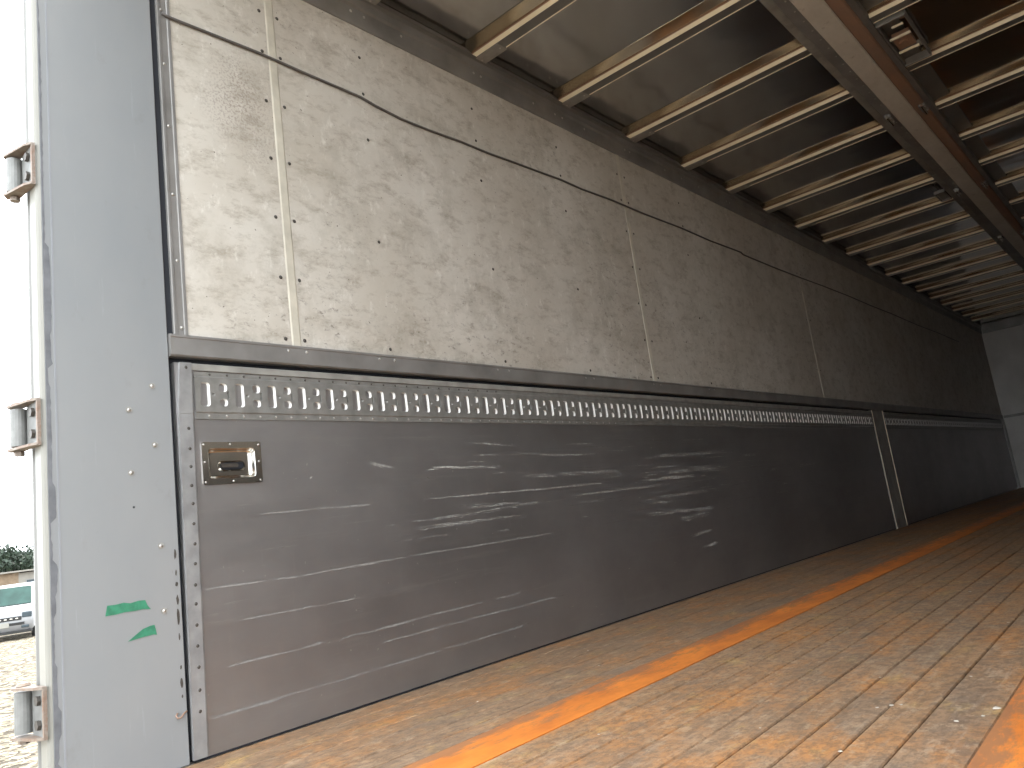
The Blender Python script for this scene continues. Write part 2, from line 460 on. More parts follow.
for y in (1.312, 1.380, 3.482, 3.555):
    for z in (2.277, 2.125, 1.943, 1.738, 1.534, 1.331, 1.130): pts.append((0.0, y, z))
for y in (1.730, 2.338, 2.938, 4.165):
    for z in (2.272, 2.120, 1.933, 1.532, 1.132): pts.append((0.0, y, z))
for y in (6.01, 6.09):
    for z in (2.12, 1.738, 1.331): pts.append((0.0, y, z))
studs('screw', MAT['darkrivet'], wl, pts, r=0.0065, h=0.003)

# cable along the wall
cp = [(0.975, 2.108), (0.993, 2.103), (1.288, 2.108), (1.455, 2.103), (1.600, 2.100), (1.712, 2.098), (1.780, 2.086), (1.903, 2.074), (2.05, 2.074), (2.234, 2.080), (2.4, 2.078), (2.569, 2.084),
      (2.75, 2.088), (2.928, 2.094), (3.1, 2.088), (3.365, 2.096), (3.7, 2.092), (4.124, 2.099), (4.5, 2.092), (4.965, 2.100), (5.0, 2.088), (5.5, 2.085), (6.06, 2.089), (6.6, 2.098), (7.289, 2.102),
      (7.9, 2.096), (8.57, 2.10), (9.6, 2.09), (10.6, 2.098), (11.8, 2.09)]
m = MB(); m.tube([(0.0055, y, z) for y, z in cp], 0.0048, 8)
cab = m.build('wall_cable', MAT['cable'], origin=(0.0055, 0.975, 2.108))
tag(cab, 'thin black cable running along the pale upper wall below the roof', 'cable')

# black strip end frame of the upper wall (beside the post)
t = empty('end_frame', (0, 0.95, 1.11), 'dark vertical metal frame with rivets between grey post and pale upper wall', 'frame')
m = MB(); m.box(-0.02, -0.006, 0.944, 0.964, 1.10, 2.56); m.build('gap_seal', MAT['black'], t)
m = MB(); m.prism_z([(-0.02, 0.960), (0.003, 0.960), (0.004, 0.963), (0.0035, 0.970), (0.0005, 0.972), (0.0005, 0.990), (0.0035, 0.992), (0.0035, 1.000), (-0.02, 1.000)], 1.108, 2.56)
m.build('angle_bar', MAT['rail'], t)
studs('rivet', MAT['rivet'], t, [(0.0005, y, z) for y, z in ((0.975, 2.31), (0.974, 2.122), (0.976, 1.942), (0.979, 1.742), (0.980, 1.528), (0.982, 1.327), (0.984, 1.130))], r=0.005, h=0.003)

# horizontal rail under the upper boards
t = empty('side_rail', (0, 0.945, 1.05), 'long dark horizontal metal rail between pale upper wall and dark gate', 'rail')
m = MB(); m.prism_y([(-0.02, 1.046), (0.004, 1.046), (0.010, 1.050), (0.010, 1.098), (0.012, 1.100), (0.012, 1.107), (0.0, 1.109), (-0.02, 1.109)], 0.945, L - 0.002)
m.build('bar', MAT['rail'], t)
pts = []
y = 1.313
ys = [1.313, 1.378, 1.669, 1.736, 2.271, 2.339, 2.876, 2.94, 3.48, 3.55, 4.10, 4.165, 4.72, 4.785, 5.33, 5.40, 5.95, 6.02]
studs('rivet', MAT['rivet'], t, [(0.010, y, 1.090) for y in ys], r=0.0045, h=0.002)
m = MB(); m.box(-0.035, -0.022, 0.945, L - 0.002, 0.0, 1.049)
m.build('shadow_gap_backing', MAT['black'], t)

# roof corner rail
def corner_rail(sx, lab):
    X = lambda x: x if sx > 0 else W - x
    t = empty('roof_rail', (X(0), Y0, 2.405), lab, 'rail')
    m = MB(); m.prism_y([(X(-0.003), 2.402), (X(0.006), 2.402), (X(0.008), 2.408), (X(0.008), 2.475), (X(0.016), 2.483), (X(0.016), 2.512), (X(0.022), 2.518), (X(0.022), 2.552), (X(-0.003), 2.552)], Y0, L - 0.002)
    m.build('bar', MAT['rail'], t)
    m = MB(); m.prism_y([(X(0.0165), 2.515), (X(0.036), 2.518), (X(0.036), 2.5215), (X(0.0165), 2.5215)], Y0, L - 0.002)
    m.build('lip', MAT['ribdark'], t)
    if sx > 0:
        pts = [(0.008, y, 2.455) for y in (1.705, 1.768, 1.954, 2.374, 2.42, 2.789, 2.96, 3.02, 3.211, 3.60, 3.65, 4.044, 4.25, 4.475, 4.88, 4.93, 5.291, 5.52, 5.704, 6.15, 6.5, 6.8, 7.2)]
        studs('rivet', MAT['rivet'], t, pts, r=0.006, h=0.003)
    return t
corner_rail(1, 'dark riveted rail along the top of the left wall, meeting the roof ribs')
corner_rail(-1, 'dark rail along the top of the right wall, out at the far roof edge')

# ------------------------------------------------------------------ ceiling, ribs, centre beam
m = MB(); m.box(-0.04, W + 0.04, Y0, L, 2.555, 2.60)
ceil = m.build('ceiling', MAT['roof']); tag(ceil, kind='structure')
RZ = 2.520
def make_rib(sx, y):
    xa, xb = (0.017, 1.062) if sx > 0 else (W - 0.017, 1.346)
    t = empty('roof_rib', (xa, y, RZ), None, 'roof rib', 'roof ribs left of the centre beam' if sx > 0 else 'roof ribs right of the centre beam')
    m = MB()
    a, b = min(xa, xb), max(xa, xb)
    m.prism_x([(y - 0.005, 2.555), (y - 0.003, 2.539), (y - 0.004, 2.537), (y + 0.002, 2.522), (y + 0.004, RZ), (y + 0.007, RZ + 0.003), (y + 0.006, 2.555)], a, b)
    m.build('web', MAT['rib'], t)
    prof = [(y - 0.075 + 0.0667 * q / 10, 2.5545 - 0.0135 * (q / 10) ** 2.2) for q in range(11)]
    m = MB(); m.prism_x(prof + [(y - 0.0083, 2.5545)], a, b)
    cv = m.build('glow_cove', MAT['cove_glow'], t)
    for p in cv.data.polygons: p.use_smooth = abs(p.normal.x) < 0.5 and p.normal.z < -0.3
    m = MB(); m.prism_x([(y - 0.0082, 2.5440), (y - 0.0082, 2.5385), (y - 0.0050, 2.5370), (y - 0.0050, 2.5440)], a, b); m.build('joint_sealant', MAT['rust'], t)
    m = MB()
    m.prism_x([(y + 0.0065, RZ + 0.001), (y + 0.058, RZ + 0.001), (y + 0.058, RZ + 0.004), (y + 0.0065, RZ + 0.004)], a, b)
    m.build('flange', MAT['ribdark'], t)
    m = MB()
    xs_, xe_ = (xa + 0.150, xb) if sx > 0 else (xb, xa - 0.150)
    m.prism_x([(y + 0.0585, RZ - 0.003), (y + 0.060, RZ - 0.003), (y + 0.061, RZ + 0.005), (y + 0.0585, RZ + 0.005)], xs_, xe_)
    m.build('lip', MAT['rib'], t)
    m = MB()
    p0, p1 = (xa, xa + 0.145) if sx > 0 else (xa - 0.145, xa)
    m.box(p0, p1, y + 0.007, y + 0.072, RZ - 0.003, RZ, 0.001)
    pl = m.build('end_plate', MAT['postgrey'], t)
    xr = (p0 + 0.02, p1 - 0.015)
    for x in xr:
        q = MB(); q.dome((x, y + 0.04, RZ - 0.003), (0, 0, -1), 0.005, 0.003, 8)
        q.build('rivet', MAT['rivet'], pl)
    return t
def copy_tree(src, dy, label=None):
    r = src.copy(); COL.objects.link(r)
    r.location = Vector(src.location) + Vector((0, dy, 0)); r['_o'] = list(r.location)
    if label: r['label'] = label
    for ch in src.children:
        c = ch.copy(); COL.objects.link(c); c.parent = r
        for g in ch.children:
            d = g.copy(); COL.objects.link(d); d.parent = c
    return r
ordn = ['first', 'second', 'third', 'fourth', 'fifth', 'sixth', 'seventh', 'eighth', 'ninth', 'tenth', 'eleventh', 'twelfth', 'thirteenth', 'fourteenth', 'fifteenth', 'sixteenth', 'seventeenth', 'eighteenth', 'nineteenth', 'twentieth']
RIBY = [2.37 + 0.627 * k for k in range(-2, 18)]
left0 = make_rib(1, RIBY[1]); right0 = make_rib(-1, RIBY[1])
vl = 0
for k, y in enumerate(RIBY):
    if k == 1: o1, o2 = left0, right0
    elif k == 0: continue
    else:
        o1 = copy_tree(left0, y - RIBY[1]); o2 = copy_tree(right0, y - RIBY[1])
    o1['label'] = 'pale roof rib left of the centre beam, %s one counted from the top edge' % ordn[k - 1]
    if k < 4: o2['label'] = 'roof rib right of the centre beam, %s one from the open rear end' % ordn[k - 1]
    else: o2['label'] = 'pale roof rib right of the centre beam, %s one from the open rear end' % ordn[k - 1]

t = empty('centre_beam', (1.21, Y0, 2.48), 'long grey and rusty beam running lengthwise down the middle of the roof', 'roof beam')
m = MB(); m.prism_y([(1.162, 2.553), (1.162, 2.480), (1.166, 2.476), (1.258, 2.476), (1.262, 2.480), (1.262, 2.553)], Y0, L - 0.002)
m.build('bottom_plate', MAT['beam'], t)
m = MB(); m.prism_y([(1.262, 2.486), (1.268, 2.482), (1.314, 2.482), (1.320, 2.488), (1.320, 2.553), (1.262, 2.553)], Y0, L - 0.002)
m.build('rusty_hinge_bar', MAT['rust'], t)
m = MB(); m.prism_y([(1.320, 2.500), (1.345, 2.505), (1.345, 2.553), (1.320, 2.553)], Y0, L - 0.002)
m.build('side_bar', MAT['rail'], t)
m = MB(); m.prism_y([(1.3455, 2.546), (1.430, 2.549), (1.430, 2.553), (1.3455, 2.553)], Y0, L - 0.002); m.build('cover_strip', MAT['ribdark'], t)
m = MB(); m.prism_y([(1.103, 2.500), (1.107, 2.494), (1.160, 2.486), (1.162, 2.490), (1.162, 2.553), (1.103, 2.553)], Y0, L - 0.002)
m.build('perforated_bar', MAT['rail'], t)
m = MB(); m.prism_y([(1.062, 2.508), (1.100, 2.508), (1.103, 2.512), (1.103, 2.553), (1.060, 2.553), (1.060, 2.511)], Y0, L - 0.002)
m.build('edge_bar', MAT['postgrey'], t)
studs('rivet', MAT['rivet'], t, [(1.145, 3.02 + 0.105 * k, 2.4885) for k in range(34)], axis=(0, 0, -1), r=0.005, h=0.003)

def hinge_block(x, y, lab):
    t = empty('beam_hinge', (x, y, 2.49), lab, 'hinge', 'hinge blocks on the centre beam')
    m = MB(); m.box(x - 0.018, x + 0.018, y - 0.05, y + 0.05, 2.470, 2.494, 0.003); m.build('block', MAT['rail'], t)
    m = MB(); m.cyl((x, y - 0.065, 2.466), (0, 1, 0), 0.009, 0.13, 10); m.build('pin', MAT['chrome'], t)
    for dy in (-0.03, 0.03):
        m = MB(); m.dome((x + 0.010, y + dy, 2.470), (0, 0, -1), 0.007, 0.005, 8); m.build('bolt', MAT['rivet'], t)
    return t
for i, y in enumerate((4.70, 6.48, 8.3, 10.1)):
    hinge_block(1.132, y, 'steel hinge block on left edge of roof beam, %s from the top' % ordn[i])
    hinge_block(1.306, y + 0.03, 'steel hinge block on rusty right edge of roof beam, %s from the top' % ordn[i])

# latch frame fixture right of the beam
t = empty('roof_latch', (1.40, 3.9, 2.50), 'dark square latch frame with two pale bars beside rusty roof beam', 'latch')
m = MB()
m.box(1.348, 1.475, 3.70, 3.712, 2.500, 2.540, 0.002); m.box(1.348, 1.475, 4.196, 4.208, 2.500, 2.540, 0.002)
m.box(1.348, 1.356, 3.70, 4.20, 2.505, 2.540, 0.002); m.box(1.466, 1.474, 3.70, 4.20, 2.505, 2.540, 0.002)
m.build('frame', MAT['rail'], t)
m = MB(); m.box(1.365, 1.457, 3.86, 3.872, 2.490, 2.502, 0.002); m.build('crossbar', MAT['rib'], t)
m = MB(); m.box(1.365, 1.457, 4.02, 4.032, 2.490, 2.502, 0.002); m.build('crossbar', MAT['rib'], t)
m = MB(); m.box(1.372, 1.450, 3.878, 4.014, 2.503, 2.530, 0.004); m.cyl((1.41, 3.946, 2.503), (0, 0, -1), 0.022, 0.01, 14); m.build('lock_case', MAT['rust'], t)
m = MB(); m.box(1.40, 1.45, 3.76, 3.772, 2.495, 2.505, 0.002); m.build('keeper', MAT['rib'], t)
t = empty('roof_latch', (1.045, 6.55, 2.50), 'small dark rectangular latch frame left of the roof beam', 'latch')
m = MB()
m.box(0.985, 1.060, 6.42, 6.43, 2.496, 2.520, 0.002); m.box(0.985, 1.060, 6.66, 6.67, 2.496, 2.520, 0.002)
m.box(0.985, 0.992, 6.42, 6.67, 2.496, 2.520, 0.002); m.box(1.053, 1.060, 6.42, 6.67, 2.496, 2.520, 0.002)
m.build('frame', MAT['rail'], t)
m = MB(); m.box(0.998, 1.047, 6.44, 6.65, 2.506, 2.522, 0.003); m.build('plate', MAT['postgrey'], t)

# ------------------------------------------------------------------ side gates
def scratches(m):
    """ragged scrape marks in the panel's own surface; material slots 1 (bright) and 2 (faint)"""
    def sliver(y0, y1, z0, z1, w):
        X = random.uniform(0.0002, 0.0007)
        k = max(3, int((y1 - y0) / 0.02)); lo = []; hi = []
        for i in range(k + 1):
            s = i / k; e = math.sin(math.pi * s) ** 0.4
            zc = z0 + (z1 - z0) * s + random.uniform(-1, 1) * w * 0.15
            ww = w * e * random.uniform(0.2, 1.0)
            lo.append((X, y0 + (y1 - y0) * s, zc - ww / 2)); hi.append((X, y0 + (y1 - y0) * s, zc + ww / 2))
        for i in range(k):
            m.face([lo[i], lo[i + 1], hi[i + 1], hi[i]])
    def streak(y0, y1, z0, z1, w, gap, mat, n=1):
        m.mi = mat
        for _ in range(n):
            y = y0
            while y < y1:
                l = random.uniform(0.08, 0.45) * (1.4 - gap); a = y; b = min(y + l, y1)
                s0 = (a - y0) / (y1 - y0); s1 = (b - y0) / (y1 - y0)
                dz = random.uniform(-1, 1) * w * 0.6
                if b - a > 0.015: sliver(a, b, z0 + (z1 - z0) * s0 + dz, z0 + (z1 - z0) * s1 + dz, w)
                y = b + random.uniform(0, 0.10) * gap
        m.mi = 0
    F = [(0.998, 1.295, 0.415, 0.411), (1.05, 1.716, 0.210, 0.211), (0.998, 1.72, 0.093, 0.094), (1.45, 2.491, 0.416, 0.419), (1.566, 2.254, 0.212, 0.219),
         (1.568, 2.513, 0.169, 0.171), (1.551, 2.288, 0.094, 0.098), (1.30, 1.60, 0.412, 0.415), (1.183, 1.6, 0.60, 0.598), (1.1, 1.5, 0.32, 0.318)]
    for y0, y1, z0, z1 in F: streak(y0, y1, z0, z1, 0.004, 0.8, 2, 3)
    B = [(1.71, 2.344, 0.510, 0.507, 0.005), (1.74, 2.2, 0.500, 0.503, 0.004), (1.759, 3.16, 0.600, 0.602, 0.007), (1.606, 2.847, 0.526, 0.552, 0.005), (3.223, 4.275, 0.630, 0.637, 0.011), (3.213, 3.906, 0.598, 0.597, 0.016),
         (3.187, 4.158, 0.510, 0.515, 0.011), (3.163, 4.019, 0.434, 0.420, 0.013), (3.432, 3.985, 0.388, 0.396, 0.015), (3.554, 3.95, 0.294, 0.306, 0.010),
         (3.689, 3.918, 0.226, 0.230, 0.010), (3.25, 4.312, 0.716, 0.725, 0.010), (5.184, 5.671, 0.605, 0.618, 0.014), (1.551, 1.70, 0.735, 0.712, 0.008),
         (1.789, 2.279, 0.706, 0.700, 0.007), (2.271, 3.14, 0.656, 0.654, 0.009), (2.019, 2.326, 0.800, 0.784, 0.006), (4.4, 4.6, 0.70, 0.70, 0.01), (4.75, 4.9, 0.598, 0.60, 0.01),
         (4.9, 5.05, 0.50, 0.50, 0.012), (2.4, 2.9, 0.74, 0.735, 0.006), (2.0, 2.35, 0.555, 0.56, 0.005), (2.6, 3.5, 0.56, 0.57, 0.006), (3.3, 3.6, 0.66, 0.66, 0.006)]
    for y0, y1, z0, z1, w in B:
        for q in range(6):
            d = random.uniform(-1, 1) * w * 0.75; a = y0 + (y1 - y0) * random.uniform(0, 0.35); b = y1 - (y1 - y0) * random.uniform(0, 0.35)
            streak(a, b, z0 + d, z1 + d, w * random.uniform(0.2, 0.5), 0.9, 1, 1)
    for _ in range(150):
        y = random.triangular(1.5, 5.8, 3.4); z = random.uniform(0.42, 0.82)
        m.mi = random.choice((1, 2, 2)); l = random.uniform(0.04, 0.35) 
        sliver(y, y + l, z, z + random.uniform(-0.004, 0.006), random.uniform(0.0012, 0.004))
    for _ in range(50):
        y = random.uniform(1.15, 6.5); z = random.uniform(0.05, 0.8)
        m.mi = random.choice((1, 2)); l = random.uniform(0.01, 0.03)
        sliver(y, y + l, z, z + random.uniform(-0.01, 0.01), random.uniform(0.002, 0.005))
    m.mi = 0

def rrect(yc, zc, w, h, r, seg=4):
    pts = []
    for cy, cz, a0 in ((yc + w / 2 - r, zc + h / 2 - r, 0), (yc - w / 2 + r, zc + h / 2 - r, 90), (yc - w / 2 + r, zc - h / 2 + r, 180), (yc + w / 2 - r, zc - h / 2 + r, 270)):
        for i in range(seg + 1):
            a = math.radians(a0 + 90 * i / seg); pts.append((cy + r * math.cos(a), cz + r * math.sin(a)))
    return pts
def track(y0, ncell, yend, parent):
    """lashing rail: face plate with punched, flanged slots; one mesh"""
    m = MB(); bm = m.bm; XF = 0.006; P = 0.1035
    z0, z1 = 0.895, 0.988
    for k in range(ncell):
        a = y0 + P * k; b = a + P
        holes = [(rrect(a + 0.030, 0.942, 0.027, 0.068, 0.008), 0.011), (rrect(a + 0.083, 0.963, 0.024, 0.024, 0.009), 0.010),
                 (rrect(a + 0.083, 0.920, 0.024, 0.022, 0.009), 0.010), (rrect(a + 0.0985, 0.942, 0.006, 0.024, 0.0028, 2), 0.006), (rrect(a + 0.054, 0.942, 0.010, 0.008, 0.003, 2), 0.004)]
        outer = [(a, z0), (b, z0), (b, z1), (a, z1)]
        loops = [outer] + [h for h, _ in holes]
        tri = tessellate_polygon([[Vector((y, z, 0)) for y, z in lp] for lp in loops])
        flat = [p for lp in loops for p in lp]
        vs = [bm.verts.new((XF, y, z)) for y, z in flat]
        m.mi = 0
        for tr in tri:
            try: f = bm.faces.new([vs[i] for i in tr]); f.material_index = 0
            except ValueError: pass
        off = 4
        for h, dep in holes:
            n_ = len(h); top = vs[off:off + n_]
            cyc = sum(p[0] for p in h) / n_; czc = sum(p[1] for p in h) / n_
            # little raised rim then a wall going in
            wd = max(p[0] for p in h) - min(p[0] for p in h)
            bot = [bm.verts.new((XF - dep, cyc - wd * 0.17 + (y - cyc) * 0.62, czc + (z - czc) * 0.9)) for y, z in h]
            for i in range(n_):
                j = (i + 1) % n_
                f = bm.faces.new((top[i], top[j], bot[j], bot[i])); f.material_index = 1 if dep > 0.008 else 0
            f = bm.faces.new(bot); f.material_index = 0
            off += n_
    ye = y0 + P * ncell
    m.mi = 0
    if yend > ye + 0.002: m.box(0.001, XF, ye, yend, z0, z1)
    # stepped flanges above and below the punched band
    m.prism_y([(0.0, z1), (XF, z1), (XF, z1 + 0.003), (0.0035, z1 + 0.006), (0.0035, 1.006), (0.0, 1.006)], y0, yend)
    m.prism_y([(0.0, 0.872), (0.0035, 0.872), (0.0035, z0 - 0.006), (XF, z0 - 0.003), (XF, z0), (0.0, z0)], y0, yend)
    bmesh.ops.remove_doubles(bm, verts=bm.verts[:], dist=0.00005)
    return m.build('lashing_rail', [MAT['track'], MAT['slot']], parent)

def gate(y0, y1, lab, near):
    t = empty('side_gate', (0, y0, 0.02), lab, 'gate', 'dark aluminium side gates under the rail')
    m = MB()
    if near:
        m.box(-0.020, 0.0, y0, 1.036, 0.006, 1.030); m.box(-0.020, 0.0, 1.176, y1, 0.006, 1.030)
        m.box(-0.020, 0.0, 1.036, 1.176, 0.006, 0.706); m.box(-0.020, 0.0, 1.036, 1.176, 0.790, 1.030)
        m.box(-0.021, -0.0202, 1.02, 1.20, 0.69, 0.81)
    else: m.box(-0.020, 0.0, y0, y1, 0.006, 1.030)
    if near: scratches(m)
    m.build('panel', [MAT['gate'], MAT['scratch'], MAT['scratch_faint']], t, fix=not near)
    m = MB(); m.box(-0.018, -0.001, y0, y1, 0.0005, 0.0055); m.build('rubber_seal', MAT['black'], t)
    m = MB()
    m.prism_y([(0.0005, 1.008), (0.005, 1.010), (0.005, 1.027), (0.0005, 1.030)], y0 + 0.035, y1)
    m.build('top_edge', MAT['postgrey'], t)
    return t
g1 = gate(0.956, 7.155, 'near dark scratched side gate with recessed handle, between grey post and steel upright', True)
tr = track(1.008, 59, 7.153, g1)
for z, ys in ((0.881, [1.047 + 0.052 * k for k in range(40)]), (1.000, [1.055 + 0.052 * k for k in range(24)])):
    studs('rivet', MAT['rivet'] if z < 0.9 else MAT['darkrivet'], tr, [(0.0035, y, z) for y in ys], r=0.0035, h=0.0018)
# end strip of the near gate
m = MB()
def es(l, q, z): return [(0.0005, l, z), (0.009, l, z), (0.009, q - 0.007, z), (0.005, q - 0.005, z), (0.0035, q, z), (0.0005, q, z)]
a = es(0.9485, 0.991, 0.008); b = es(0.9585, 1.004, 0.885); c3 = es(0.968, 1.008, 1.029)
m.hexa(a, b); m.hexa([(x, y, z + 0.0005) for x, y, z in b], c3)
st = m.build('end_strip', MAT['bright'], g1)
studs('rivet', MAT['darkrivet'], st, [(0.009, y - 0.002, z) for y, z in ((0.987, 1.015), (0.985, 0.845), (0.985, 0.79), (0.985, 0.741), (0.984, 0.69), (0.985, 0.642), (0.984, 0.589), (0.984, 0.536), (0.982, 0.485), (0.979, 0.431), (0.978, 0.383), (0.977, 0.330), (0.976, 0.278), (0.976, 0.226), (0.975, 0.170), (0.973, 0.119))], r=0.0045, h=0.002)
# recessed handle
m = MB(); bm = m.bm
yo0, yo1, zo0, zo1 = 1.018, 1.196, 0.690, 0.808
yi0, yi1, zi0, zi1 = 1.036, 1.176, 0.706, 0.790
outer = rrect((yo0 + yo1) / 2, (zo0 + zo1) / 2, yo1 - yo0, zo1 - zo0, 0.006, 3)
inner = rrect((yi0 + yi1) / 2, (zi0 + zi1) / 2, yi1 - yi0, zi1 - zi0, 0.010, 4)
tri = tessellate_polygon([[Vector((y, z, 0)) for y, z in outer], [Vector((y, z, 0)) for y, z in inner]])
flat = outer + inner
vs = [bm.verts.new((0.004, y, z)) for y, z in flat]
for q in tri: bm.faces.new([vs[i] for i in q])
no = len(outer); back = [bm.verts.new((0.0005, y, z)) for y, z in outer]
for i in range(no):
    j = (i + 1) % no; bm.faces.new((vs[i], vs[j], back[j], back[i]))
iv = vs[no:]; ni = len(inner); cy, cz = (yi0 + yi1) / 2, (zi0 + zi1) / 2
prev = iv
for k, (dx, s) in enumerate(((0.0015, 0.985), (-0.006, 0.95), (-0.0125, 0.90), (-0.015, 0.80))):
    cur = [bm.verts.new((dx, cy + (y - cy) * s, cz + (z - cz) * (s - 0.02))) for y, z in inner]
    for i in range(ni):
        j = (i + 1) % ni; f = bm.faces.new((prev[i], prev[j], cur[j], cur[i])); f.smooth = True
    prev = cur
bm.faces.new(prev)
lr = m.build('latch_recess', MAT['chrome'], g1, fix=True)
m = MB(); m.hexa([(-0.0148, y, z) for y, z in rrect(1.112, 0.742, 0.075, 0.022, 0.0105)], [(-0.0110, y, z) for y, z in rrect(1.112, 0.742, 0.070, 0.018, 0.0088)])
m.build('finger_slot', MAT['black'], lr)
m = MB(); m.hexa([(-0.0110, y, z) for y, z in rrect(1.105, 0.743, 0.052, 0.012, 0.004)], [(-0.0075, y, z) for y, z in rrect(1.105, 0.743, 0.050, 0.010, 0.004)])
m.build('pull_bar', MAT['darkrivet'], lr)
# rim around slot and inner frame line
m = MB()
ring = rrect(1.112, 0.742, 0.084, 0.030, 0.0145); ring2 = rrect(1.112, 0.742, 0.076, 0.023, 0.0112)
A = [m.bm.verts.new((-0.0146, y, z)) for y, z in ring]; B = [m.bm.verts.new((-0.009, y, z)) for y, z in ring2]
for i in range(len(A)):
    j = (i + 1) % len(A); m.bm.faces.new((A[i], A[j], B[j], B[i])).smooth = True
m.build('slot_rim', MAT['chrome'], lr)
studs('rivet', MAT['rivet'], lr, [(0.004, y, z) for y, z in ((1.024, 0.801), (1.102, 0.801), (1.190, 0.799), (1.025, 0.752), (1.188, 0.750), (1.025, 0.697), (1.106, 0.697), (1.189, 0.697))], r=0.0032, h=0.002)

# upright between the gates
t = empty('gate_upright', (0, 7.16, 0), 'flat grey steel upright with bright edges between the two dark gates', 'upright')
m = MB(); m.box(-0.02, 0.003, 7.163, 7.497, 0.0, 1.042, 0.001); m.build('face_plate', MAT['postgrey'], t)
m = MB(); m.box(0.0032, 0.0060, 7.165, 7.176, 0.0, 1.042, 0.001); m.build('edge_flange', MAT['rib'], t)
m = MB(); m.box(0.0032, 0.0075, 7.480, 7.496, 0.0, 1.042, 0.001); m.build('edge_flange', MAT['rib'], t)

g2 = gate(7.503, 13.60, 'far dark side gate beyond the steel upright, reaching the front wall', False)
track(7.505, 58, 13.595, g2)
t = empty('corner_post', (0, 13.60, 0), 'narrow dark upright at the far end of the second gate', 'upright')
m = MB(); m.box(-0.02, 0.02, 13.603, 13.72, 0.0, 1.044, 0.004); m.build('post_body', MAT['rail'], t)
m = MB(); m.box(0.0205, 0.026, 13.612, 13.63, 0.0, 1.042, 0.001); m.build('edge_flange', MAT['postgrey'], t)

# ------------------------------------------------------------------ front wall, right wall
m = MB(); m.box(-0.04, W + 0.04, L, L + 0.06, 0.0, 2.60)
fw = m.build('wall_front', MAT['backwall']); tag(fw, kind='structure')
m = MB(); m.box(0.02, W - 0.02, L - 0.02, L - 0.0005, 0.005, 1.06, 0.003); m.build('kick_panel', MAT['backwall'], fw)
m = MB(); m.box(0.02, W - 0.02, L - 0.03, L - 0.0005, 1.061, 1.10, 0.003); m.build('rail', MAT['postgrey'], fw)
m = MB(); m.box(0.02, W - 0.02, L - 0.03, L - 0.0005, 2.40, 2.55, 0.003); m.build('top_rail', MAT['rail'], fw)
m = MB(); m.box(W + 0.004, W + 0.045, Y0, L, 1.04, 2.56)
wr = m.build('wall_right', MAT['board']); tag(wr, kind='structure')
m = MB(); m.box(W - 0.004, W + 0.02, Y0, L - 0.05, 0.0, 1.03); m.build('dark_lower_panel', MAT['gate'], wr)
m = MB(); m.box(W - 0.010, W + 0.02, Y0, L - 0.05, 1.045, 1.109, 0.003); m.build('rail', MAT['rail'], wr)
# outer skin
m = MB(); m.box(-0.11, -0.046, 0.66, L + 0.1, -0.10, 2.66); tag(m.build('trim_outer_left', MAT['outer']), kind='structure')
m = MB(); m.box(W + 0.046, W + 0.11, Y0, L + 0.1, -0.10, 2.66); tag(m.build('trim_outer_right', MAT['outer']), kind='structure')
m = MB(); m.box(-0.045, W + 0.045, Y0, L + 0.1, 2.601, 2.66); tag(m.build('trim_outer_roof', MAT['outer']), kind='structure')

# ------------------------------------------------------------------ rear post
t = empty('rear_post', (0, Y0, 0), 'wide light grey painted post beside the open rear doorway', 'post')
m = MB(); m.box(-0.045, 0.0, 0.6405, 0.9425, 0.0, 2.60, 0.002); pp = m.build('post_face', MAT['post'], t)
studs('bolt', MAT['rivet'], t, [(0.0, y, z) for y, z in ((0.894, 0.960), (0.832, 0.894), (0.894, 0.802), (0.831, 0.731), (0.897, 0.541), (0.897, 0.379))], r=0.0055, h=0.004, ring=0.0085)
studs('small_hole', MAT['black'], t, [(0.0, 0.834, 0.644)], r=0.003, h=0.001)
m = MB(); m.prism_z([(-0.052, 0.640), (-0.052, 0.634), (-0.046, 0.630), (-0.008, 0.630), (-0.003, 0.634), (0.001, 0.640)], -0.10, 2.66); m.build('door_jamb', MAT['white'], t)
m = MB(); m.prism_z([(-0.110, 0.658), (-0.110, 0.646), (-0.104, 0.640), (-0.090, 0.638), (-0.076, 0.644), (-0.070, 0.638), (-0.054, 0.640), (-0.053, 0.658)], -0.10, 2.66); m.build('jamb_groove', MAT['frame_grey'], t)
# chipped sealant line down the inner edge, worn spots along the gap
m = MB()
ra = random.Random(4); zz = [0.02 + 0.012 * i for i in range(205)]; ww = []; w = 0.006
for i in range(205):
    if ra.random() < 0.16: w = ra.choice((0.003, 0.005, 0.009, 0.012, 0.015))
    ww.append(w + ra.uniform(-0.001, 0.001))
A = [m.bm.verts.new((0.0006, 0.6420, z)) for z in zz]; B = [m.bm.verts.new((0.0006, 0.6420 + w, z)) for z, w in zip(zz, ww)]
for i in range(204): m.bm.faces.new((A[i], B[i], B[i + 1], A[i + 1]))
m.build('chipped_edge', MAT['chip'], t, fix=False)
m = MB(); m.box(0.0, 0.0008, 0.661, 0.665, 0.0, 2.60); m.build('edge_highlight_line', MAT['pale'], t)  # pale strip painted as the highlight along the post's rounded edge
m = MB()
for zc, l, w in ((0.515, 0.03, 0.005), (0.47, 0.02, 0.004), (0.40, 0.035, 0.006), (0.36, 0.05, 0.007), (0.31, 0.02, 0.004), (0.235, 0.015, 0.004), (0.195, 0.03, 0.007), (0.165, 0.01, 0.004), (0.44, 0.015, 0.006)):
    pts = []
    for i in range(9):
        a = 2 * math.pi * i / 9; rr = random.uniform(0.6, 1)
        pts.append((0.0006, 0.932 + math.cos(a) * w * rr * 0.7, zc + math.sin(a) * l * 0.5 * rr))
    m.face(pts)
m.build('chipped_paint_spots', MAT['darkrivet'], t, fix=False)
